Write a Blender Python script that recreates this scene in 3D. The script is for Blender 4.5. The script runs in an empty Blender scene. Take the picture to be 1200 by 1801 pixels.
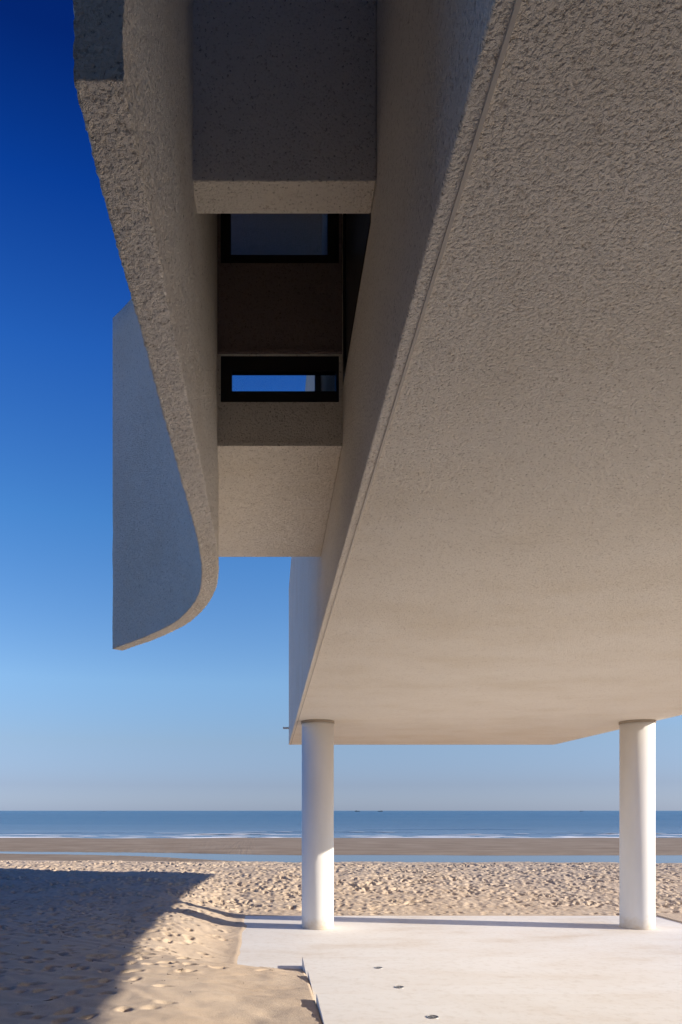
import bpy, bmesh, math, random
import numpy as np
from mathutils import Vector
R = math.radians
random.seed(7); rng = np.random.RandomState(11)
S = bpy.context.scene
COL = S.collection

# ------------------------------------------------------------------ camera
cd = bpy.data.cameras.new("camera"); cam = bpy.data.objects.new("camera", cd); COL.objects.link(cam)
S.camera = cam
cam.location = (0, 0, 2.4); cam.rotation_euler = (R(90), 0, 0)
cd.sensor_fit = 'HORIZONTAL'; cd.sensor_width = 36.0; cd.lens = 36.9      # level view camera, rising front
cd.shift_x = 0.1033; cd.shift_y = 0.4379
cd.clip_start = 0.05; cd.clip_end = 60000
# ------------------------------------------------------------------ sky, sun, exposure
EL, AZ = 21.2, 99.9                                     # AZ clockwise from +Y
W = bpy.data.worlds.new("World"); S.world = W; W.use_nodes = True
wn, wl = W.node_tree.nodes, W.node_tree.links
sky = wn.new('ShaderNodeTexSky'); sky.sky_type = 'NISHITA'; sky.sun_disc = False
sky.sun_elevation = R(EL); sky.sun_rotation = R(AZ)
sky.altitude = 0; sky.air_density = 1.0; sky.dust_density = 0.35; sky.ozone_density = 3.0
# clear dry winter air seen through a polariser: deepen the blue with height
tcw = wn.new('ShaderNodeTexCoord'); sxw = wn.new('ShaderNodeSeparateXYZ'); wl.new(tcw.outputs['Generated'], sxw.inputs[0])
rw = wn.new('ShaderNodeValToRGB'); wl.new(sxw.outputs[2], rw.inputs[0])
stops = [(.0, (.52,.66,1.22)), (.036, (.50,.558,.919)), (.097, (.668,.687,.86)), (.179, (.80,.93,1.08)), (.379, (.408,.83,1.225)),
         (.54, (.158,.558,1.24)), (.655, (.03,.281,.958)), (.731, (.012,.125,.55)), (1.0, (.012,.10,.45))]
el_ = rw.color_ramp.elements
while len(el_) < len(stops): el_.new(.5)
for k_, (p_, c_) in enumerate(stops): el_[k_].position = p_; el_[k_].color = (*c_, 1)
mw_ = wn.new('ShaderNodeMix'); mw_.data_type = 'RGBA'; mw_.blend_type = 'MULTIPLY'; mw_.inputs[0].default_value = 1
wl.new(sky.outputs[0], mw_.inputs[6]); wl.new(rw.outputs[0], mw_.inputs[7]); wl.new(mw_.outputs[2], wn['Background'].inputs[0]); wn['Background'].inputs[1].default_value = 0.107
sd = bpy.data.lights.new("sun", 'SUN'); sun = bpy.data.objects.new("sun", sd); COL.objects.link(sun)
sd.energy = 5.0; sd.angle = R(0.5); sd.color = (1.0, 0.90, 0.77)
S.cycles.max_bounces = 14; S.cycles.diffuse_bounces = 8
tosun = Vector((math.sin(R(AZ))*math.cos(R(EL)), math.cos(R(AZ))*math.cos(R(EL)), math.sin(R(EL))))
sun.rotation_euler = tosun.to_track_quat('Z', 'Y').to_euler(); sun.location = (30, -6, 20)
S.view_settings.view_transform = 'Standard'; S.view_settings.look = 'None'
S.view_settings.gamma = 1; S.view_settings.exposure = 0.5

# ------------------------------------------------------------------ helpers
def tag(o, label=None, cat=None, group=None, kind=None):
    if label: o['label'] = label
    if cat: o['category'] = cat
    if group: o['group'] = group
    if kind: o['kind'] = kind
    return o
def empty(name, loc):
    o = bpy.data.objects.new(name, None); COL.objects.link(o); o.location = loc; return o
def mesh_obj(name, V, F, mat, parent=None, smooth=False):
    off = Vector((0, 0, 0)); p = parent
    while p is not None: off += p.location; p = p.parent
    me = bpy.data.meshes.new(name)
    V = np.asarray(V, dtype=float) - np.array(off)
    me.from_pydata(V.tolist(), [], [tuple(int(i) for i in f) for f in F])
    if smooth: me.polygons.foreach_set('use_smooth', [True]*len(me.polygons))
    me.update()
    o = bpy.data.objects.new(name, me); COL.objects.link(o); me.materials.append(mat)
    o.parent = parent
    return o
class MB:
    def __init__(s): s.v, s.f = [], []
    def add(s, V, F):
        b = len(s.v); s.v += [tuple(p) for p in V]; s.f += [tuple(i+b for i in f) for f in F]; return s
    def box(s, x0, x1, y0, y1, z0, z1):
        return s.add([(x0,y0,z0),(x1,y0,z0),(x1,y1,z0),(x0,y1,z0),(x0,y0,z1),(x1,y0,z1),(x1,y1,z1),(x0,y1,z1)],
                     [(0,3,2,1),(4,5,6,7),(0,1,5,4),(1,2,6,5),(2,3,7,6),(3,0,4,7)])
    def prism(s, pts, z0, z1):          # pts counter-clockwise in plan
        n = len(pts)
        return s.add([(x,y,z0) for x,y in pts]+[(x,y,z1) for x,y in pts],
                     [tuple(range(n))[::-1], tuple(range(n, 2*n))]+[(i,(i+1)%n,n+(i+1)%n,n+i) for i in range(n)])
    def lathe(s, cx, cy, prof, n=96):   # prof: (r, z) bottom to top
        V, F = [], []
        for r, z in prof:
            for k in range(n):
                a = 2*math.pi*k/n; V.append((cx+r*math.cos(a), cy+r*math.sin(a), z))
        for j in range(len(prof)-1):
            for k in range(n):
                F.append((j*n+k, j*n+(k+1)%n, (j+1)*n+(k+1)%n, (j+1)*n+k))
        F.append(tuple(range(n))[::-1]); F.append(tuple((len(prof)-1)*n+k for k in range(n)))
        return s.add(V, F)
    def build(s, name, mat, parent=None, smooth=False, bevel=0):
        o = mesh_obj(name, s.v, s.f, mat, parent, smooth)
        if bevel:
            m = o.modifiers.new('bevel', 'BEVEL'); m.width = bevel; m.segments = 3; m.limit_method = 'ANGLE'
        return o

# value noise in numpy ---------------------------------------------------
def vnoise(x, y, seed=0):
    x = np.asarray(x, float); y = np.asarray(y, float)
    xi = np.floor(x).astype(np.int64); yi = np.floor(y).astype(np.int64); fx = x-xi; fy = y-yi
    fx = fx*fx*fx*(fx*(fx*6-15)+10); fy = fy*fy*fy*(fy*(fy*6-15)+10)
    def h(a, b):
        n = (a*374761393 + b*668265263 + seed*1442695041) & 0xFFFFFFFF
        n = ((n ^ (n >> 13))*1274126177) & 0xFFFFFFFF
        n = n ^ (n >> 16)
        return (n & 0xFFFF)/65535.0*2-1
    return (h(xi,yi)*(1-fx)+h(xi+1,yi)*fx)*(1-fy)+(h(xi,yi+1)*(1-fx)+h(xi+1,yi+1)*fx)*fy
def fbm(x, y, seed=0, oct=4, g=0.5):
    t = 0; a = 1
    for k in range(oct):
        t = t + a*vnoise(x*2**k + 17.3*k, y*2**k - 9.1*k, seed+k); a *= g
    return t
def sstep(a, b, x):
    t = np.clip((x-a)/(b-a), 0, 1); return t*t*(3-2*t)

# ------------------------------------------------------------------ materials
def nt(name):
    m = bpy.data.materials.new(name); m.use_nodes = True
    n, l = m.node_tree.nodes, m.node_tree.links
    return m, n, l, n['Principled BSDF']
def tex_coord(n, l, scale=(1,1,1)):
    tc = n.new('ShaderNodeTexCoord'); mp = n.new('ShaderNodeMapping'); mp.inputs['Scale'].default_value = scale
    l.new(tc.outputs['Object'], mp.inputs[0]); return mp.outputs[0]
def noise(n, l, v, scale, detail=3, rough=.5):
    t = n.new('ShaderNodeTexNoise'); t.inputs['Scale'].default_value = scale; t.inputs['Detail'].default_value = detail
    t.inputs['Roughness'].default_value = rough; l.new(v, t.inputs['Vector']); return t.outputs['Fac']
def ramp(n, l, f, stops):
    r = n.new('ShaderNodeValToRGB'); e = r.color_ramp.elements
    while len(e) < len(stops): e.new(0.5)
    for k, (p, c) in enumerate(stops): e[k].position = p; e[k].color = (*c, 1) if len(c) == 3 else c
    l.new(f, r.inputs[0]); return r.outputs[0]
def bump(n, l, h, strength, dist, prev=None):
    b = n.new('ShaderNodeBump'); b.inputs['Strength'].default_value = strength; b.inputs['Distance'].default_value = dist
    l.new(h, b.inputs['Height'])
    if prev is not None: l.new(prev, b.inputs['Normal'])
    return b.outputs[0]
def math_(n, l, op, a, b=None):
    m = n.new('ShaderNodeMath'); m.operation = op
    for i, q in enumerate((a, b)):
        if q is None: continue
        if isinstance(q, (int, float)): m.inputs[i].default_value = q
        else: l.new(q, m.inputs[i])
    return m.outputs[0]

def stucco(name, depth=.0065):
    m, n, l, p = nt(name)
    v = tex_coord(n, l)
    pits = ramp(n, l, noise(n, l, v, 76, 3, .6), [(.34, (0, 0, 0)), (.56, (1, 1, 1))])   # trowelled plateaus broken by pits
    coarse = noise(n, l, v, 21, 3, .5)
    fine = noise(n, l, v, 210, 3, .6)
    h = math_(n, l, 'ADD', pits, math_(n, l, 'MULTIPLY', fine, .55))
    h = math_(n, l, 'ADD', h, math_(n, l, 'MULTIPLY', coarse, .8))
    l.new(bump(n, l, h, 1.0, depth), p.inputs['Normal'])
    big = noise(n, l, tex_coord(n, l, (.8, 1.1, 1)), 1.1, 5, .55)
    c1 = ramp(n, l, big, [(.30, (.88, .805, .69)), (.50, (.925, .86, .76)), (.70, (.95, .89, .795))])
    pit_shade_speck = ramp(n, l, noise(n, l, v, 76, 3, .6), [(.29, (.34, .30, .26)), (.40, (1, 1, 1))])  # pits darkened in the colour: pore dirt plus painted pit shade
    speck = ramp(n, l, noise(n, l, v, 27, 5, .75), [(.33, (.62, .57, .52)), (.42, (1, 1, 1))])
    mg = n.new('ShaderNodeMix'); mg.data_type = 'RGBA'; mg.blend_type = 'MULTIPLY'; mg.inputs[0].default_value = .8
    l.new(pit_shade_speck, mg.inputs[6]); l.new(speck, mg.inputs[7]); pit_shade_speck = mg.outputs[2]
    mx = n.new('ShaderNodeMix'); mx.data_type = 'RGBA'; mx.blend_type = 'MULTIPLY'; mx.inputs[0].default_value = .85
    l.new(c1, mx.inputs[6]); l.new(pit_shade_speck, mx.inputs[7]); l.new(mx.outputs[2], p.inputs['Base Color'])
    p.inputs['Roughness'].default_value = .95; p.inputs['Specular IOR Level'].default_value = .1
    return m
M_stucco = stucco('rough stucco')
M_shade_stucco = stucco('stucco darkened for recess shade', .005)  # shade of the window recess put into the stucco colour
_p = M_shade_stucco.node_tree.nodes['Principled BSDF']; _s = _p.inputs['Base Color'].links[0].from_socket
_m = M_shade_stucco.node_tree.nodes.new('ShaderNodeMix'); _m.data_type = 'RGBA'; _m.blend_type = 'MULTIPLY'; _m.inputs[0].default_value = 1
M_shade_stucco.node_tree.links.new(_s, _m.inputs[6]); _m.inputs[7].default_value = (.36, .30, .32, 1)
M_shade_stucco.node_tree.links.new(_m.outputs[2], _p.inputs['Base Color'])
M_bead, n, l, p = nt('smooth plaster bead')
p.inputs['Base Color'].default_value = (.60, .55, .48, 1); p.inputs['Roughness'].default_value = .8
M_col, n, l, p = nt('painted concrete column')
v = tex_coord(n, l, (1, 1, .35))
c = ramp(n, l, noise(n, l, v, 1.6, 5, .6), [(.3, (.80, .77, .72)), (.7, (.88, .86, .82))])
sxc = n.new('ShaderNodeSeparateXYZ'); l.new(tex_coord(n, l), sxc.inputs[0])
ft = math_(n, l, 'ADD', sxc.outputs[2], math_(n, l, 'MULTIPLY', noise(n, l, tex_coord(n, l), 7, 4, .6), -.45))
st_ = ramp(n, l, math_(n, l, 'ADD', ft, .25), [(.0, (.80, .70, .57)), (.30, (1, 1, 1))])         # sand-stained foot
mc = n.new('ShaderNodeMix'); mc.data_type = 'RGBA'; mc.blend_type = 'MULTIPLY'; mc.inputs[0].default_value = 1
l.new(c, mc.inputs[6]); l.new(st_, mc.inputs[7])
l.new(mc.outputs[2], p.inputs['Base Color']); p.inputs['Roughness'].default_value = .7
l.new(bump(n, l, noise(n, l, tex_coord(n, l), 60, 5, .6), .35, .003), p.inputs['Normal'])
M_slab, n, l, p = nt('pale trowelled concrete')
v = tex_coord(n, l, (.45, .9, 1))
f = noise(n, l, v, 1.1, 8, .62)
c1 = ramp(n, l, f, [(.28, (.655, .565, .455)), (.47, (.77, .72, .65)), (.62, (.80, .765, .71))])
f2 = noise(n, l, tex_coord(n, l, (1, 1, 1)), 9, 6, .7)
c2 = ramp(n, l, f2, [(.28, (.80, .76, .70)), (.5, (1, 1, 1))])
mx = n.new('ShaderNodeMix'); mx.data_type = 'RGBA'; mx.blend_type = 'MULTIPLY'; mx.inputs[0].default_value = .6
l.new(c1, mx.inputs[6]); l.new(c2, mx.inputs[7]); l.new(mx.outputs[2], p.inputs['Base Color'])
p.inputs['Roughness'].default_value = .7
l.new(bump(n, l, noise(n, l, tex_coord(n, l), 35, 5, .65), .3, .002), p.inputs['Normal'])
M_frame, n, l, p = nt('dark bronze frame')
p.inputs['Base Color'].default_value = (.012, .008, .010, 1); p.inputs['Roughness'].default_value = .45
M_blocker, n, l, p = nt('dark light blocker')  # dark finish for the added light-blocking walls
v = tex_coord(n, l, (6, 6, .4))
l.new(ramp(n, l, noise(n, l, v, 2, 5, .6), [(.3, (.03, .024, .018)), (.7, (.06, .05, .04))]), p.inputs['Base Color']); p.inputs['Roughness'].default_value = .7
M_board, n, l, p = nt('grey weathered boards')
v = tex_coord(n, l, (6, 6, .4))
l.new(ramp(n, l, noise(n, l, v, 2, 5, .6), [(.3, (.20, .17, .14)), (.7, (.32, .28, .24))]), p.inputs['Base Color']); p.inputs['Roughness'].default_value = .8
M_collar, n, l, p = nt('dark column collar')
p.inputs['Base Color'].default_value = (.36, .30, .23, 1); p.inputs['Roughness'].default_value = .7
M_glass = bpy.data.materials.new('window glass'); M_glass.use_nodes = True
n, l = M_glass.node_tree.nodes, M_glass.node_tree.links; n.clear()
o_ = n.new('ShaderNodeOutputMaterial'); tr = n.new('ShaderNodeBsdfTransparent'); gl = n.new('ShaderNodeBsdfGlossy')
tr.inputs[0].default_value = (.95, .97, .98, 1); gl.inputs['Roughness'].default_value = .01
fr = n.new('ShaderNodeFresnel'); fr.inputs[0].default_value = 1.5; mxs = n.new('ShaderNodeMixShader')
l.new(fr.outputs[0], mxs.inputs[0]); l.new(tr.outputs[0], mxs.inputs[1]); l.new(gl.outputs[0], mxs.inputs[2]); l.new(mxs.outputs[0], o_.inputs[0])
M_glass_dim = M_glass.copy(); M_glass_dim.name = 'window glass dimmed for room shade'  # transmission lowered to put the dimness of the room into the glass
for q in M_glass_dim.node_tree.nodes:
    if q.type == 'BSDF_TRANSPARENT': q.inputs[0].default_value = (.60, .60, .66, 1)
M_steel, n, l, p = nt('dull steel')
p.inputs['Base Color'].default_value = (.42, .40, .38, 1); p.inputs['Metallic'].default_value = .5; p.inputs['Roughness'].default_value = .5
M_lens, n, l, p = nt('lamp lens')
p.inputs['Base Color'].default_value = (.05, .05, .05, 1); p.inputs['Roughness'].default_value = .3

# sand: dry to wet by height above the water
M_sand, n, l, p = nt('beach sand')
v = tex_coord(n, l)
sx = n.new('ShaderNodeSeparateXYZ'); l.new(v, sx.inputs[0])
dry = ramp(n, l, noise(n, l, v, .9, 6, .6), [(.3, (.55, .43, .315)), (.7, (.63, .51, .385))])
grain = ramp(n, l, noise(n, l, v, 120, 4, .7), [(.30, (.62, .57, .50)), (.52, (1, 1, 1))])
mx = n.new('ShaderNodeMix'); mx.data_type = 'RGBA'; mx.blend_type = 'MULTIPLY'; mx.inputs[0].default_value = .6
l.new(dry, mx.inputs[6]); l.new(grain, mx.inputs[7])
wv = tex_coord(n, l, (.25, .6, 1))
wet = ramp(n, l, noise(n, l, wv, 1.0, 6, .6), [(.30, (.25, .185, .125)), (.70, (.37, .29, .21))])
zz = math_(n, l, 'ADD', sx.outputs[2], math_(n, l, 'MULTIPLY', math_(n, l, 'SUBTRACT', noise(n, l, v, .35, 4), .5), .5))
wf = ramp(n, l, math_(n, l, 'MULTIPLY', math_(n, l, 'ADD', zz, 1.2), .8), [(.28, (0, 0, 0)), (.85, (1, 1, 1))])
mw = n.new('ShaderNodeMix'); mw.data_type = 'RGBA'; l.new(wf, mw.inputs[0]); l.new(wet, mw.inputs[6]); l.new(mx.outputs[2], mw.inputs[7])
l.new(mw.outputs[2], p.inputs['Base Color'])
p.inputs['Roughness'].default_value = .9; p.inputs['Specular IOR Level'].default_value = .15
b1 = bump(n, l, noise(n, l, v, 14, 5, .6), .5, .010)
b2 = bump(n, l, noise(n, l, v, 70, 4, .7), .9, .008, b1)
l.new(b2, p.inputs['Normal'])

def water(name, deep, rough, amp, sc, shoal=False):
    m, n, l, p = nt(name)
    v = tex_coord(n, l, sc)
    l.new(ramp(n, l, noise(n, l, tex_coord(n, l, (.002, .012, 1)), 1.0, 4), [(.3, deep), (.7, tuple(c*1.25 for c in deep))]), p.inputs['Base Color'])
    if shoal:
        sy = n.new('ShaderNodeSeparateXYZ'); l.new(tex_coord(n, l), sy.inputs[0])
        base = p.inputs['Base Color'].links[0].from_socket
        k = math_(n, l, 'DIVIDE', 38.0, math_(n, l, 'SUBTRACT', sy.outputs[1], 55.0))       # silty water over the bar
        k = math_(n, l, 'ADD', k, math_(n, l, 'MULTIPLY', math_(n, l, 'SUBTRACT', noise(n, l, tex_coord(n, l, (.004, .03, 1)), 1.0, 5), .5), .6))
        km = n.new('ShaderNodeClamp'); l.new(k, km.inputs[0]); mm = n.new('ShaderNodeMix'); mm.data_type = 'RGBA'
        l.new(km.outputs[0], mm.inputs[0]); l.new(base, mm.inputs[6]); mm.inputs[7].default_value = (.24, .34, .43, 1)
        l.new(mm.outputs[2], p.inputs['Base Color'])
    p.inputs['Roughness'].default_value = rough; p.inputs['IOR'].default_value = 1.33
    b1 = bump(n, l, noise(n, l, v, 1.0, 6, .65), 1.0, amp)
    l.new(b1, p.inputs['Normal'])
    return m
M_sea = water('sea water', (.006, .08, .165), .24, .45, (.4, 1.4, 1), True)
M_pool = water('shallow pool water', (.07, .10, .13), .06, .006, (.8, 1.6, 1))
M_foam, n, l, p = nt('sea foam')
p.inputs['Base Color'].default_value = (.78, .80, .82, 1); p.inputs['Roughness'].default_value = .9
l.new(bump(n, l, noise(n, l, tex_coord(n, l), 4, 5, .7), .8, .1), p.inputs['Normal'])
def plain(name, c, r=.6):
    m, n, l, p = nt(name); p.inputs['Base Color'].default_value = (*c, 1); p.inputs['Roughness'].default_value = r; return m
M_hull = plain('weathered dark hull paint', (.035, .04, .05)); M_cabin = plain('grey cabin paint', (.11, .12, .14))

# ------------------------------------------------------------------ sizes (metres, slab top = 0)
SOF = 4.239            # underside of the main volume and of the fin wall
XL, XR, YF, YN = .507, 7.91, 19.5, -11.0
EAVE = 8.42; RIDGE = 12.6; XM = (XL+XR)/2
WATER = -1.10

# ------------------------------------------------------------------ beach (one sheet)
def axis(core0, core1, step, far0, far1, g=1.09):
    a = list(np.arange(core0, core1+1e-6, step)); s = step; x = core1
    while x < far1: s = min(s*g, 400); x += s; a.append(x)
    s = step; x = core0; pre = []
    while x > far0: s = min(s*g, 400); x -= s; pre.append(x)
    return np.array(pre[::-1]+a)
gx = axis(-10.5, 15.0, .031, -1500, 1500, 1.05); gy = axis(5.6, 25.5, .031, -400, 160, 1.025)
GX, GY = np.meshgrid(gx, gy)
def base_height(X, Y):
    # natural level left of and beside the deck
    left = np.interp(Y, [-2, 6.2, 8.9, 12, 15, 17.5, 22], [.95, .53, .42, .285, .27, .38, .53]) + .16*sstep(.8, 6, -X-1.2)*sstep(18, 14, Y)
    near_step = np.interp(Y, [0, 6, 7.5, 9.0, 10.0, 10.55], [.92, .47, .37, .255, .10, .0])
    edge = np.where(Y < 10.6, near_step, 0.0 + .0*Y)
    t = sstep(.55, 2.2, -X+0.0 - .0)                 # 0 near the slab edge, 1 two metres out
    t2 = np.where(Y < 10.6, sstep(-.45, 1.7, -X)*sstep(10.6, 9.6, Y) + sstep(.55, 2.0, -X)*(1-sstep(10.6, 9.6, Y)), t)
    side = edge*(1-t2) + left*t2
    back = .0 + .55*sstep(15.9, 23.0, Y)
    wl_ = sstep(-.6, -2.8, X)
    rear = back*(1-wl_) + np.maximum(left, back)*wl_
    h = np.where(Y > 15.9, rear, side)
    # right side of the slab
    right = .03 + .1*sstep(9, 14, X)
    h = np.where((X > 2) & (Y <= 15.9), right, h)
    h = h + np.where(Y > 15.9, -.11*sstep(-1, 7, X)*sstep(17, 23, Y), 0)
    # seaward slope
    crest = 24.5 + .9*vnoise(X/6, X*0+2, 3)
    s = sstep(crest, crest+17, Y)
    far = -1.02 - .0*Y
    h = h*(1-s) + far*s
    return h
H = base_height(GX, GY)
# tidal pool, sand bank and sea bed
near_b = np.interp(GX, [-80, -30, -21, -10, -2, 8, 60], [60.5, 58.5, 57, 53.5, 48.0, 42.5, 40]) + .8*vnoise(GX/7, GY*0, 5)
far_b = np.interp(GX, [-80, -30, -23, -8, 3, 30, 80], [61.5, 60.8, 60, 57.5, 55, 54.6, 56]) + .5*vnoise(GX/9, GY*0+4, 8)
inp = sstep(-1.2, 1.2, GY-near_b)*sstep(-1.2, 1.2, far_b-GY)
bank = sstep(-.5, 9, GY-far_b)*.17
H = H + bank - inp*.30
GYs = GY + 2.2*vnoise(GX/16, GX*0+9, 401) + .9*vnoise(GX/5, GX*0+9, 402)
H = H - np.clip((GYs-78)/14, 0, 1)*.30 - np.clip((GY-92)/60, 0, 1)*3
dryw = 1-sstep(28, 40, GY)
undul = .03*fbm(GX/1.6, GY/1.6, 21, 4)*dryw*sstep(4, 7, GY+3) + .012*fbm(GX/14, GY/2.5, 77, 4)*(1-dryw)
calm = sstep(.0, 1.1, np.abs(GX-4.1)-4.72) + sstep(0, 1.0, GY-15.95) + sstep(0, .9, 10.6-GY)*sstep(0.6, -.1, GX)
H = H + undul*np.clip(calm, .12, 1)
# churned trampled texture
fieldw = sstep(15.9, 17.3, GY)*dryw
leftw = sstep(-.7, -2.2, GX)*sstep(12.0, 15.5, GY)*(1-fieldw)
tr_ = np.clip(fieldw + .7*leftw + .16*sstep(-.4, -1.2, GX)*(GY < 15.9), 0, 1)
ridged = 1-np.abs(fbm(GX/.42, GY/.55, 40, 4, .6))
H = H + tr_*(.020*(ridged-.5)) + .011*tr_*fbm(GX/.11, GY/.10, 55, 2)
H = H + .008*(1-tr_)*fbm(GX/.30, GY/.16, 57, 3)*dryw*(GY < 16)*(GX < .45)
# faint wind ripples on the calm sand
rp = np.sin((GY*1.0 + GX*.55 + .5*fbm(GX/1.3, GY/1.3, 90, 3))*2*math.pi/.42)
H = H + .0055*rp*(GY < 15)*(GX < .3)*sstep(.45, -.2, GX)
def stamp(cx, cy, a, b, ang, dep, rim=.35):
    Rr = a*2.2
    i0, i1 = np.searchsorted(gx, [cx-Rr, cx+Rr]); j0, j1 = np.searchsorted(gy, [cy-Rr, cy+Rr])
    if i1-i0 < 2 or j1-j0 < 2: return
    x = GX[j0:j1, i0:i1]-cx; y = GY[j0:j1, i0:i1]-cy
    u = (x*math.cos(ang)+y*math.sin(ang))/a; w = (-x*math.sin(ang)+y*math.cos(ang))/b
    r2 = u*u+w*w
    H[j0:j1, i0:i1] += -dep*np.exp(-(r2**2.6)*1.0)*(1+.35*u*(np.abs(u) < 1.3)) + rim*dep*np.exp(-((np.sqrt(r2)-1.35)**2)*8)
def ok_spot(x, y):
    return not (-.75 < x < 8.95 and 10.3 < y < 16.05) and not (x > .15 and y < 11)
k = 0
while k < 7500:
    x = rng.uniform(-11, 15); y = rng.uniform(16.1, 26)
    if not ok_spot(x, y): continue
    k += 1; fall = float(sstep(15.9, 17.2, y))
    sc = rng.uniform(.6, 1.25)
    msk = float(vnoise(x/1.1, y/.8, 301))
    stamp(x, y, .098*sc*(1+.25*msk), .058*sc, rng.normal(0, .8), rng.uniform(.02, .085)*(.45+.55*fall)*(.75+.6*msk), .25)
k = 0
while k < 900:
    x = rng.uniform(-9, -.8); y = rng.uniform(11.5, 16.1)
    if rng.rand() > .25+.75*sstep(-1, -3, x): continue
    k += 1; stamp(x, y, rng.uniform(.045, .085), rng.uniform(.04, .06), rng.uniform(-1, 1), rng.uniform(.02, .065), .2)
for q in range(420):
    x = rng.uniform(-6.5, -.9); y = rng.uniform(6, 12.5)
    if rng.rand() < .25+.75*sstep(-1.2, -2.6, x): stamp(x, y, rng.uniform(.045, .10), rng.uniform(.04, .065), rng.uniform(-1, 1), rng.uniform(.02, .06), .2)
# walking tracks across the calm sand
def track(x, y, ang, nstep, dep=.035):
    for i in range(nstep):
        ang += rng.normal(0, .06)
        x += .62*math.cos(ang); y += .62*math.sin(ang); sgn = .09 if i % 2 else -.09
        if ok_spot(x, y): stamp(x-sgn*math.sin(ang), y+sgn*math.cos(ang), .12, .058, ang+rng.normal(0, .15), 1.7*dep*rng.uniform(.6, 1.2), .22)
track(-3.6, 6.9, .55, 9); track(-4.2, 9.4, .2, 6, .045); track(-2.6, 8.0, 1.25, 8, .03); track(-5, 12.4, -.45, 9); track(-1.9, 6.0, 1.7, 5, .025)
for q in [(-1.55, 8.95), (-1.38, 9.15), (-1.75, 9.55), (-1.2, 9.65), (-1.6, 10.35), (-1.05, 9.2), (-1.95, 9.9), (-.7, 9.1)]:
    stamp(q[0], q[1], .085, .055, rng.uniform(-.5, .5), rng.uniform(.07, .11), .15)
# keep the sand below the deck, heaped a little against its edges
under = ((GX > .50) & (GY < 10.72)) | ((GX > -.54+.0*GX) & (GX < 8.78) & (GY > 10.60) & (GY < 15.94))
H = np.where(under, np.minimum(H, -.06), H)
# the slab's left and near rims just disappear under a thin feather edge of sand
ex = -.545 + .045*vnoise(GY/.9, GX*0+1.7, 31) + .02*vnoise(GY/.31, GX*0, 32)
band = (GX < -.38) & (GX > -.75) & (GY > 10.4) & (GY < 15.9)
H = np.where(band & (GX >= -.60), np.clip((ex-GX)*.25, -.06, .02), H)
H = np.where(band & (GX < -.60), np.maximum(H, .012), H)
ey = 10.615 + .012*vnoise(GX/.5, GY*0+5, 33) + .05*sstep(-.38, -.52, GX)
H = np.where((GX > -.60) & (GX < .48) & (GY > 10.52) & (GY < 10.72), np.clip((ey-GY)*.25, -.06, .02), H)
# steps: sand stands just below the tread on their left
nyy, nxx = H.shape
V = np.stack([GX, GY, H], -1).reshape(-1, 3)
idx = np.arange(nyy*nxx).reshape(nyy, nxx)
Fq = np.stack([idx[:-1,:-1], idx[:-1,1:], idx[1:,1:], idx[1:,:-1]], -1).reshape(-1, 4)
def fast_mesh(name, V, Fq, mat):
    me = bpy.data.meshes.new(name)
    me.vertices.add(len(V)); me.vertices.foreach_set('co', V.astype(np.float32).ravel())
    me.loops.add(Fq.size); me.loops.foreach_set('vertex_index', Fq.astype(np.int32).ravel())
    me.polygons.add(len(Fq)); me.polygons.foreach_set('loop_start', np.arange(0, Fq.size, 4, dtype=np.int32))
    me.polygons.foreach_set('loop_total', np.full(len(Fq), 4, dtype=np.int32))
    me.polygons.foreach_set('use_smooth', np.ones(len(Fq), dtype=bool))
    me.update(calc_edges=True); me.materials.append(mat)
    o = bpy.data.objects.new(name, me); COL.objects.link(o); return o
tag(fast_mesh('sand', V, Fq, M_sand), kind='structure')

# small dark shell bits and twigs scattered on the near sand
pb = MB()
for q in range(150):
    x = rng.uniform(-6, .35); y = rng.uniform(6.3, 15.5)
    if x > -.65 and y > 10.3: continue
    if q < 10: x, y = [(-1.83, 9.15), (-1.80, 9.12), (-1.86, 9.17), (-1.1, 8.72), (-1.12, 8.7), (-.86, 8.25), (-.7, 8.35), (-1.5, 9.7), (-1.77, 9.14), (-1.14, 8.74)][q]
    j0, i0 = np.searchsorted(gy, y), np.searchsorted(gx, x); z = H[j0, i0]
    if q % 4 == 0:
        a = rng.uniform(0, 3.1); L = rng.uniform(.02, .07); dx, dy = math.cos(a), math.sin(a); w_ = .0025
        pb.add([(x-dx*L-dy*w_, y-dy*L+dx*w_, z), (x-dx*L+dy*w_, y-dy*L-dx*w_, z), (x+dx*L+dy*w_, y+dy*L-dx*w_, z), (x+dx*L-dy*w_, y+dy*L+dx*w_, z),
                (x-dx*L, y-dy*L, z+.006), (x+dx*L, y+dy*L, z+.010)], [(0,1,2,3), (0,4,5,3), (1,2,5,4), (0,1,4), (2,3,5)])
    else:
        r = rng.uniform(.006, .015); V = [(x, y, z+r*.8)]+[(x+r*math.cos(t)*rng.uniform(.7,1.2), y+r*math.sin(t)*rng.uniform(.7,1.2), z+.001) for t in np.linspace(0, 2*math.pi, 7)[:-1]]
        pb.add(V, [(0, 1+k_, 1+(k_+1) % 6) for k_ in range(6)])
tag(pb.build('shell_grit', plain('dark shell grit', (.09, .07, .055), .9)), 'small dark shell bits and twigs scattered over the near sand', 'debris', kind='stuff')

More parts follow.
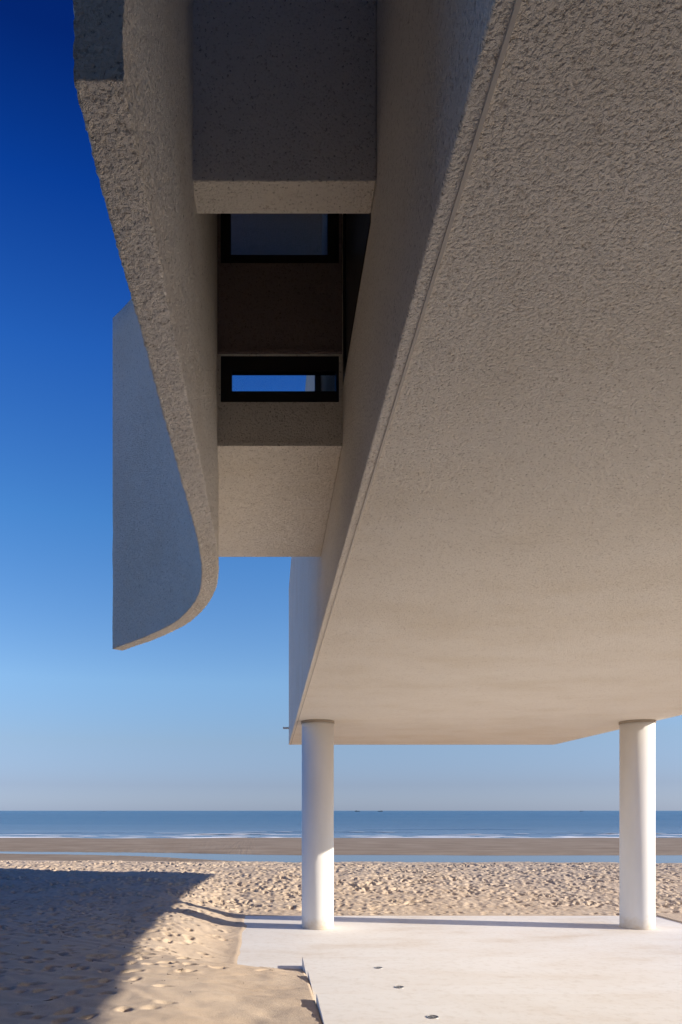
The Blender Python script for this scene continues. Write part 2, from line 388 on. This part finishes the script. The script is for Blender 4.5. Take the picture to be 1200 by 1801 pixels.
# ------------------------------------------------------------------ sea, tidal pool, foam
def shore(x): return 88.5 + 1.6*vnoise(np.asarray(x)/13., 0*np.asarray(x)+3, 61)
mb = MB()
mb.add([(-30000, 76, WATER), (30000, 76, WATER), (30000, 40000, WATER), (-30000, 40000, WATER)], [(0, 1, 2, 3)])
tag(mb.build('sea', M_sea), kind='structure')
mb = MB()
mb.add([(-140, 36, WATER+.002), (140, 36, WATER+.002), (140, 66, WATER+.002), (-140, 66, WATER+.002)], [(0, 1, 2, 3)])
tag(mb.build('tidal_pool', M_pool), kind='structure')
# small breaking waves: long low ridges with a foam crest
def wave_ridge(x0, x1, yc, hgt, wid, seed, foam_from=.35):
    xs = np.arange(x0, x1, .6); env = np.sin(math.pi*(xs-x0)/(x1-x0))**.6
    cy = yc + 1.2*vnoise(xs/15, xs*0, seed); hh = hgt*env*(.75+.3*vnoise(xs/5, xs*0+1, seed+1))
    prof = [(-.55, -.05), (-.35, .10), (-.2, .6), (-.06, 1), (.1, .93), (.4, .5), (.8, .12), (1.2, -.05)]
    V, F = [], []
    for x, c, h in zip(xs, cy, hh):
        for a, b in prof: V.append((x, c+a*wid, WATER+.01+b*h))
    m = len(prof)
    for i in range(len(xs)-1):
        for j in range(m-1): F.append((i*m+j, (i+1)*m+j, (i+1)*m+j+1, i*m+j+1))
    return V, F, xs, cy, hh
waves = MB(); foam = MB()
def foam_strip(xs, y0, wid, z, lo=.0, seed=1, thr=-.3):
    m = None
    w = wid*np.clip(vnoise(xs/2.3, xs*0, seed)*1.0+.6*vnoise(xs/9, xs*0, seed+2)-thr, 0, 1.6)
    V, F = [], []
    for x, y, ww, zz in zip(xs, y0, w, z):
        V += [(x, y-ww, zz+.015), (x, y-.5*ww, zz+.03+.10*ww), (x, y+.2*ww, zz+.03+.08*ww), (x, y+ww, zz+.015)]
    for i in range(len(xs)-1):
        if w[i] < .02 and w[i+1] < .02: continue
        for j in range(3): F.append((i*4+j, (i+1)*4+j, (i+1)*4+j+1, i*4+j+1))
    foam.add(V, F)
for (x0, x1, yc, h, w, sd_, fm) in [(-6, 24, 112, .24, 1.6, 101, .5), (22, 75, 104, .26, 1.5, 111, .9), (-60, -10, 108, .16, 1.5, 121, .3),
                                    (-16, 3, 103, .24, 1.3, 131, .6), (14, 50, 128, .18, 1.8, 141, 0)]:
    Vw, Fw, xs, cy, hh = wave_ridge(x0, x1, yc, h, w, sd_)
    waves.add(Vw, Fw)
    if fm: foam_strip(xs, cy-.35*w, .55*fm, WATER+hh*.55, seed=sd_+5, thr=.35-.5*fm)
o = waves.build('waves', M_sea, smooth=True); tag(o, kind='structure')
xs = np.arange(-75, 80, .5)
foam_strip(xs, 100.5+1.5*vnoise(xs/18, xs*0, 151), .55, WATER+0*xs, seed=152, thr=.1)
foam_strip(xs, 94.5+1.2*vnoise(xs/11, xs*0, 161), .5, WATER+0*xs, seed=162, thr=-.1)
foam_strip(xs, 90.6-1.9*vnoise(xs/16, xs*0+9, 401)-.7*vnoise(xs/5, xs*0+9, 402), .6, WATER+0*xs, seed=172, thr=-.9)
tag(foam.build('foam', M_foam, smooth=True), 'white foam of small breakers along the shoreline', 'foam', kind='stuff')

# ------------------------------------------------------------------ fishing boats on the horizon
def boat(x, y, L, label, rot, masts):
    t = empty('fishing_boat', (x, y, WATER)); t.rotation_euler.z = 0
    tag(t, label, 'boat', 'fishing boats on the horizon')
    m = MB(); n_ = 9; V, F = [], []
    for i in range(n_):
        s = -1+2*i/(n_-1); bw = .16*L*(1-abs(s)**2.6)+.01; sh = .085*L*(1+.7*s*s)
        V += [(x+s*L/2*.86, y, WATER-.3), (x+s*L/2, y-bw, WATER+sh), (x+s*L/2, y+bw, WATER+sh)]
    for i in range(n_-1):
        a, b = i*3, (i+1)*3
        F += [(a, b, b+1, a+1), (a, a+2, b+2, b), (a+1, b+1, b+2, a+2)]
    m.add(V, F).build('hull', M_hull, t)
    c = MB().box(x-.30*L*rot, x-.10*L*rot, y-.07*L, y+.07*L, WATER+.08*L, WATER+.21*L) if rot > 0 else MB().box(x+.10*L, x+.30*L, y-.07*L, y+.07*L, WATER+.08*L, WATER+.21*L)
    c.build('cabin', M_cabin, t)
    for mx_, mh in masts:
        MB().lathe(x+mx_*L, y, [(.012*L, WATER+.08*L), (.006*L, WATER+mh*L)], 8).build('mast', M_hull, t)
    return t
boat(318, 2560, 20, 'low dark fishing boat on the horizon, the one nearer the left column', 1, [(.12, .30)])
boat(402, 2560, 19, 'dark fishing boat with a mast, right neighbour of the boat by the left column', -1, [(-.05, .42), (.3, .25)])
boat(1290, 2900, 15, 'tiny dark fishing boat alone on the horizon beside the right column', 1, [(.1, .3)])
boat(-690, 2900, 11, 'tiny dark fishing boat alone on the horizon left of the hanging curved wall', 1, [(.1, .5)])

# ------------------------------------------------------------------ slab and wide steps
mb = MB(); mb.box(-.60, 8.80, 10.60, 15.96, -.30, 0)
mb.box(XL-.02, 8.80, 10.30, 10.598, -.30, -.003)
tag(mb.build('pavement', M_slab, bevel=.006), kind='structure')
st = empty('steps', (XL, 10.75, 0))
tag(st, 'wide pale concrete steps rising towards the viewer beside the sand', 'steps')
tops = [(10.76, 9.15), (9.15, 7.44), (7.44, 5.80), (5.80, 4.2), (4.2, 2.6), (2.6, 1.0), (1.0, -.6), (-.6, -6)]
for i, (y1, y0) in enumerate(tops):
    z = .15*(i+1)
    MB().box(.485, 7.9, y0-.0+(.0 if i == len(tops)-1 else .0), y1-.0005*i, z-.15 if i else .002, z-.0).build('step', M_slab, st, bevel=.006)
    MB().box(.487, 7.898, y0+.001, y1-.004, -.3, (z-.151) if i else .001).build('step_footing', M_slab, st) if i else None

# ------------------------------------------------------------------ recessed round lights
for (x, y, z, lb) in [(1.545, 10.0, .15, 'small round recessed floor light on the lowest step, farthest of the three'),
                      (1.53, 8.31, .30, 'small round recessed floor light on the middle step, between the other two'),
                      (1.53, 6.60, .45, 'small round recessed floor light nearest the viewer, largest of the three')]:
    t = empty('floor_light', (x, y, z)); tag(t, lb, 'floor light', 'recessed lights down the steps')
    V, F = [], []
    m = MB(); nseg = 40; pr = [(.060, z+.0005), (.060, z+.005), (.056, z+.007), (.047, z+.007), (.046, z+.003)]
    for r, zz_ in pr:
        for q in range(nseg):
            a = 2*math.pi*q/nseg; V.append((x+r*math.cos(a), y+r*math.sin(a), zz_))
    for j in range(len(pr)-1):
        for q in range(nseg): F.append((j*nseg+q, j*nseg+(q+1)%nseg, (j+1)*nseg+(q+1)%nseg, (j+1)*nseg+q))
    m.add(V, F).build('rim', M_steel, t, smooth=True)
    MB().lathe(x, y, [(.0455, z+.0008), (.0455, z+.0042)], 40).build('lens', M_lens, t)
    MB().box(x-.03, x+.03, y-.006, y+.006, z+.0046, z+.0075).box(x-.006, x+.006, y-.03, y-.0065, z+.0046, z+.0075).box(x-.006, x+.006, y+.0065, y+.03, z+.0046, z+.0075).build('grille', M_steel, t)

# ------------------------------------------------------------------ the chapel
ch = empty('chapel', (XM, 8, 0))
tag(ch, 'raised cream stucco chapel on two white columns with a hanging curved side wall', 'chapel')
c = 2.4
# underside with softly rounded rim
MB().box(XL, XR, YN, YF, SOF, SOF+.25).build('soffit', M_stucco, ch, bevel=.010)
# left wall with one side window opening
wy0, wy1, wz0, wz1 = 3.545, 4.94, 2.985+c, 4.30+c
def rects_around(mb, x0, x1, Y0, Y1, Z0, Z1, a0, a1, b0, b1):
    mb.box(x0, x1, Y0, a0, Z0, Z1); mb.box(x0, x1, a1, Y1, Z0, Z1)
    mb.box(x0, x1, a0, a1, Z0, b0); mb.box(x0, x1, a0, a1, b1, Z1)
m = MB(); rects_around(m, XL+.002, XL+.20, YN, YF-.002, SOF+.245, EAVE, wy0, wy1, wz0, wz1)
m.build('side_wall', M_stucco, ch)
MB().box(XR-.2, XR-.002, YN, YF-.002, SOF+.245, EAVE).build('side_wall', M_stucco, ch)
for yy0, yy1 in ((YF-.202, YF-.004), (YN, YN+.2)):
    MB().add([(XL+.2, yy0, SOF+.24), (XR-.2, yy0, SOF+.24), (XR-.2, yy0, EAVE), (XM, yy0, RIDGE-.3), (XL+.2, yy0, EAVE),
           (XL+.2, yy1, SOF+.24), (XR-.2, yy1, SOF+.24), (XR-.2, yy1, EAVE), (XM, yy1, RIDGE-.3), (XL+.2, yy1, EAVE)],
          [(0,1,2,3,4), (9,8,7,6,5), (0,5,6,1), (1,6,7,2), (2,7,8,3), (3,8,9,4), (4,9,5,0)]).build('gable_wall', M_stucco, ch)
m = MB()
for s in (-1, 1):
    xe = XL if s < 0 else XR
    m.add([(xe, YN, EAVE), (xe, YF, EAVE), (XM, YF, RIDGE), (XM, YN, RIDGE), (xe, YN, EAVE+.15), (xe, YF, EAVE+.15), (XM, YF, RIDGE+.15), (XM, YN, RIDGE+.15)],
          [(0,1,2,3), (7,6,5,4), (0,4,5,1), (1,5,6,2), (3,7,4,0)])
m.build('roof', M_stucco, ch)
# bead line on the underside
MB().add([(.5545, YN, SOF+.002), (.5565, YN, SOF-.0075), (.5685, YN, SOF-.0080), (.5715, YN, SOF+.002),
          (.5545, YF-.02, SOF+.002), (.5565, YF-.02, SOF-.0075), (.5685, YF-.02, SOF-.0080), (.5715, YF-.02, SOF+.002)],
         [(0,4,5,1), (1,5,6,2), (2,6,7,3), (4,7,6,5)]).build('drip_bead', M_bead, ch)
# side window (dark) in the wall
w = MB(); w.box(XL+.004, XL+.05, wy0, wy1, wz0, wz0+.06); w.box(XL+.004, XL+.05, wy0, wy1, wz1-.06, wz1)
w.box(XL+.004, XL+.05, wy0, wy0+.06, wz0+.06, wz1-.06); w.box(XL+.004, XL+.05, wy1-.06, wy1, wz0+.06, wz1-.06)
fo = w.build('side_window', M_frame, ch)
MB().box(XL+.02, XL+.03, wy0+.06, wy1-.06, wz0+.06, wz1-.06).build('pane', M_lens, fo)
# columns
def column(x, y):
    co = MB().lathe(x, y, [(.338, .0), (.330, .012), (.328, .03), (.328, SOF-.055)], 128).build('column', M_col, ch, smooth=True)
    for p_ in co.data.polygons:
        if len(p_.vertices) > 4: p_.use_smooth = False
    cl = MB().lathe(x, y, [(.342, SOF-.053), (.342, SOF-.0)], 128).build('collar', M_collar, co)
column(.971, 14.385); column(7.545, 14.385)
MB().box(.345, XL+.05, 19.36, 19.44, 2.27+c, 2.315+c).box(.345, .352, 19.36, 19.44, 2.316+c, 2.335+c).build('rain_spout', M_bead, ch)
# added unseen masses that cut sky and bounce light around the camera
MB().box(1.1, 5.4, YN+.2, -1.2, -.3, SOF-.003).build('light_block_wall', M_blocker, ch)
MB().box(5.401, 7.88, YN+.2, 2.3, -.3, SOF-.003).build('light_block_wall', M_blocker, ch)
MB().box(-7.0, XL-.003, YN+.1, -1.7, -.3, 13).build('light_block_wing', M_blocker, ch)

# hanging fin wall: straight, then sweeping away to the left; lumpy plaster modelled
cp = [(-.4345, 1.76), (-.4345, 2.6), (-.4345, 3.6), (-.432, 4.4), (-.435, 4.8), (-.460, 5.31), (-.507, 5.72), (-.575, 6.05), (-.703, 6.45), (-.895, 6.88), (-1.205, 7.34), (-1.53, 7.74), (-1.745, 7.975)]
def catmull(P, sub=30):
    P = [np.array(p, float) for p in P]; P = [2*P[0]-P[1]]+P+[2*P[-1]-P[-2]]; out = []
    for i in range(1, len(P)-2):
        for k in range(sub):
            t = k/sub; a, b, c_, d = P[i-1:i+3]
            out.append(.5*((2*b)+(-a+c_)*t+(2*a-5*b+4*c_-d)*t*t+(-a+3*b-3*c_+d)*t**3))
    out.append(P[-2]); return np.array(out)
pc = catmull(cp); dl = np.r_[0, np.cumsum(np.linalg.norm(np.diff(pc, axis=0), axis=1))]
STEP = .0085
ss = np.linspace(0, dl[-1], int(dl[-1]/STEP)); pc = np.stack([np.interp(ss, dl, pc[:, 0]), np.interp(ss, dl, pc[:, 1])], -1)
tg = np.gradient(pc, axis=0); tg /= np.linalg.norm(tg, axis=1)[:, None]
nr = np.stack([tg[:, 1], -tg[:, 0]], -1)                # to the right: the inner side
hz = [0]; FH = 3.75
while hz[-1] < FH: hz.append(hz[-1] + (.009 if hz[-1] < .35 else min(.009*1.12**((hz[-1]-.35)*30), .25)))
hz = np.array(hz)*FH/hz[-1]
TH = .0635
us = np.linspace(-TH, TH, 16)
ring = [(-TH, h, (-1, 0)) for h in hz[::-1]] + [(u, 0, (0, -1)) for u in us[1:-1]] + [(TH, h, (1, 0)) for h in hz]
m_ = len(ring)
FT = SOF
Vf = np.zeros((len(ss), m_, 3))
arc = np.r_[0, np.cumsum([math.hypot(ring[i+1][0]-ring[i][0], ring[i+1][1]-ring[i][1]) for i in range(m_-1)])]
for j, (u, h, nd) in enumerate(ring):
    d = .0030*fbm(ss/.020, np.full_like(ss, arc[j]/.020), 200, 3, .6) + .003*fbm(ss/.3, np.full_like(ss, arc[j]/.3), 205, 2)
    if h > 1.5: d = d*0
    nx, nz = nd
    if h < 1e-6 and abs(abs(u)-TH) < 1e-6: nx, nz = .7*np.sign(u), -.7
    Vf[:, j, 0] = pc[:, 0] + nr[:, 0]*(u+nx*d); Vf[:, j, 1] = pc[:, 1] + nr[:, 1]*(u+nx*d); Vf[:, j, 2] = FT+h+nz*d
Vf = Vf.reshape(-1, 3); ii = np.arange(len(ss)*m_).reshape(len(ss), m_)
Ff = np.stack([ii[:-1,:-1], ii[:-1,1:], ii[1:,1:], ii[1:,:-1]], -1).reshape(-1, 4)
topc = [(int(ii[i,0]), int(ii[i+1,0]), int(ii[i+1,-1]), int(ii[i,-1])) for i in range(len(ss)-1)]
endc = [tuple(int(q) for q in ii[0, ::-1]), tuple(int(q) for q in ii[-1, :])]
fin = mesh_obj('curved_wall', Vf, [tuple(f) for f in Ff]+topc+endc, M_stucco, ch, smooth=True)
for p_ in fin.data.polygons[-(len(topc)+2):]: p_.use_smooth = False
fin['label'] = 'hanging curved stucco wall sweeping away from the chapel side'
def fx(y): return float(np.interp(y, pc[:, 1], pc[:, 0]))
# cross wall hanging between fin and chapel
MB().box(-.40, XL, 3.353, 3.54, 3.02+c, 5.59+c).build('hanging_cross_wall', M_stucco, ch, bevel=.007)
MB().box(-.42, XL, 3.541, 4.949, 5.40+c, 5.588+c).build('canopy', M_stucco, ch)
# little bridge room: floor slab, front wall with two windows, rear wall with a window
bz = 2.58+c
lp = [(fx(y), y) for y in np.linspace(7.11, 4.95, 12)]
m = MB(); m.prism([(XL, 4.95), (XL, 7.11)]+lp, bz, bz+.20); m.build('bridge_floor', M_stucco, ch, bevel=.004)
def cross_wall(name, y0, y1, xa, z0, z1, holes, mat=None):
    m = MB(); zc = z0
    for (hx0, hx1, hz0, hz1) in holes:
        m.box(xa, XL, y0, y1, zc, hz0)
        m.box(xa, hx0, y0, y1, hz0, hz1)
        if hx1 < XL-.001: m.box(hx1, XL, y0, y1, hz0, hz1)
        zc = hz1
    m.box(xa, XL, y0, y1, zc, z1)
    return m.build(name, mat or M_stucco, ch)
cross_wall('bridge_sill_wall', 4.953, 5.10, -.43, bz+.201, 3.236+c, [(-.355, .487, 2.895+c, 3.235+c)])
cross_wall('bridge_front_wall', 4.953, 5.10, -.43, 3.2365+c, 6.218+c, [(-.355, .487, 3.88+c, 4.75+c)], M_shade_stucco)
MB().box(-.43, XL-.001, 4.935, 4.952, 3.238+c, 3.256+c).build('drip_ledge', M_shade_stucco, ch)
MB().box(-.43, XL-.001, 4.938, 4.952, bz-.004, bz+.022).build('drip_ledge', M_stucco, ch)
def window(x0, x1, z0, z1, gx0, gx1, gz0, gz1, y, name='window', glass=None):
    m = MB(); a, b = y, y+.06
    m.box(x0, x1, a, b, z0, gz0); m.box(x0, x1, a, b, gz1, z1); m.box(x0, gx0, a, b, gz0, gz1); m.box(gx1, x1, a, b, gz0, gz1)
    o = m.build(name, M_frame, ch)
    MB().box(gx0, gx1, y+.025, y+.035, gz0, gz1).build('pane', glass or M_glass, o)
window(-.354, .486, 2.896+c, 3.234+c, -.276, .466, 2.985+c, 3.135+c, 4.975)
window(-.354, .486, 3.881+c, 4.749+c, -.284, .408, 3.955+c, 4.69+c, 4.975, glass=M_glass_dim)
MB().box(-.43, XL-.001, 4.96, 6.948, 6.22+c, 6.36+c).build('bridge_sky_cover', M_stucco, ch)  # added unseen cover, keeps sky light off the rear wall
xr_ = fx(7.03)
cross_wall('bridge_rear_wall', 6.95, 7.10, xr_, bz+.201, 6.9+c, [(-.75, .503, 3.95+c, 4.70+c)])
window(-.748, .502, 3.952+c, 4.698+c, -.69, .445, 4.0+c, 4.64+c, 7.0)
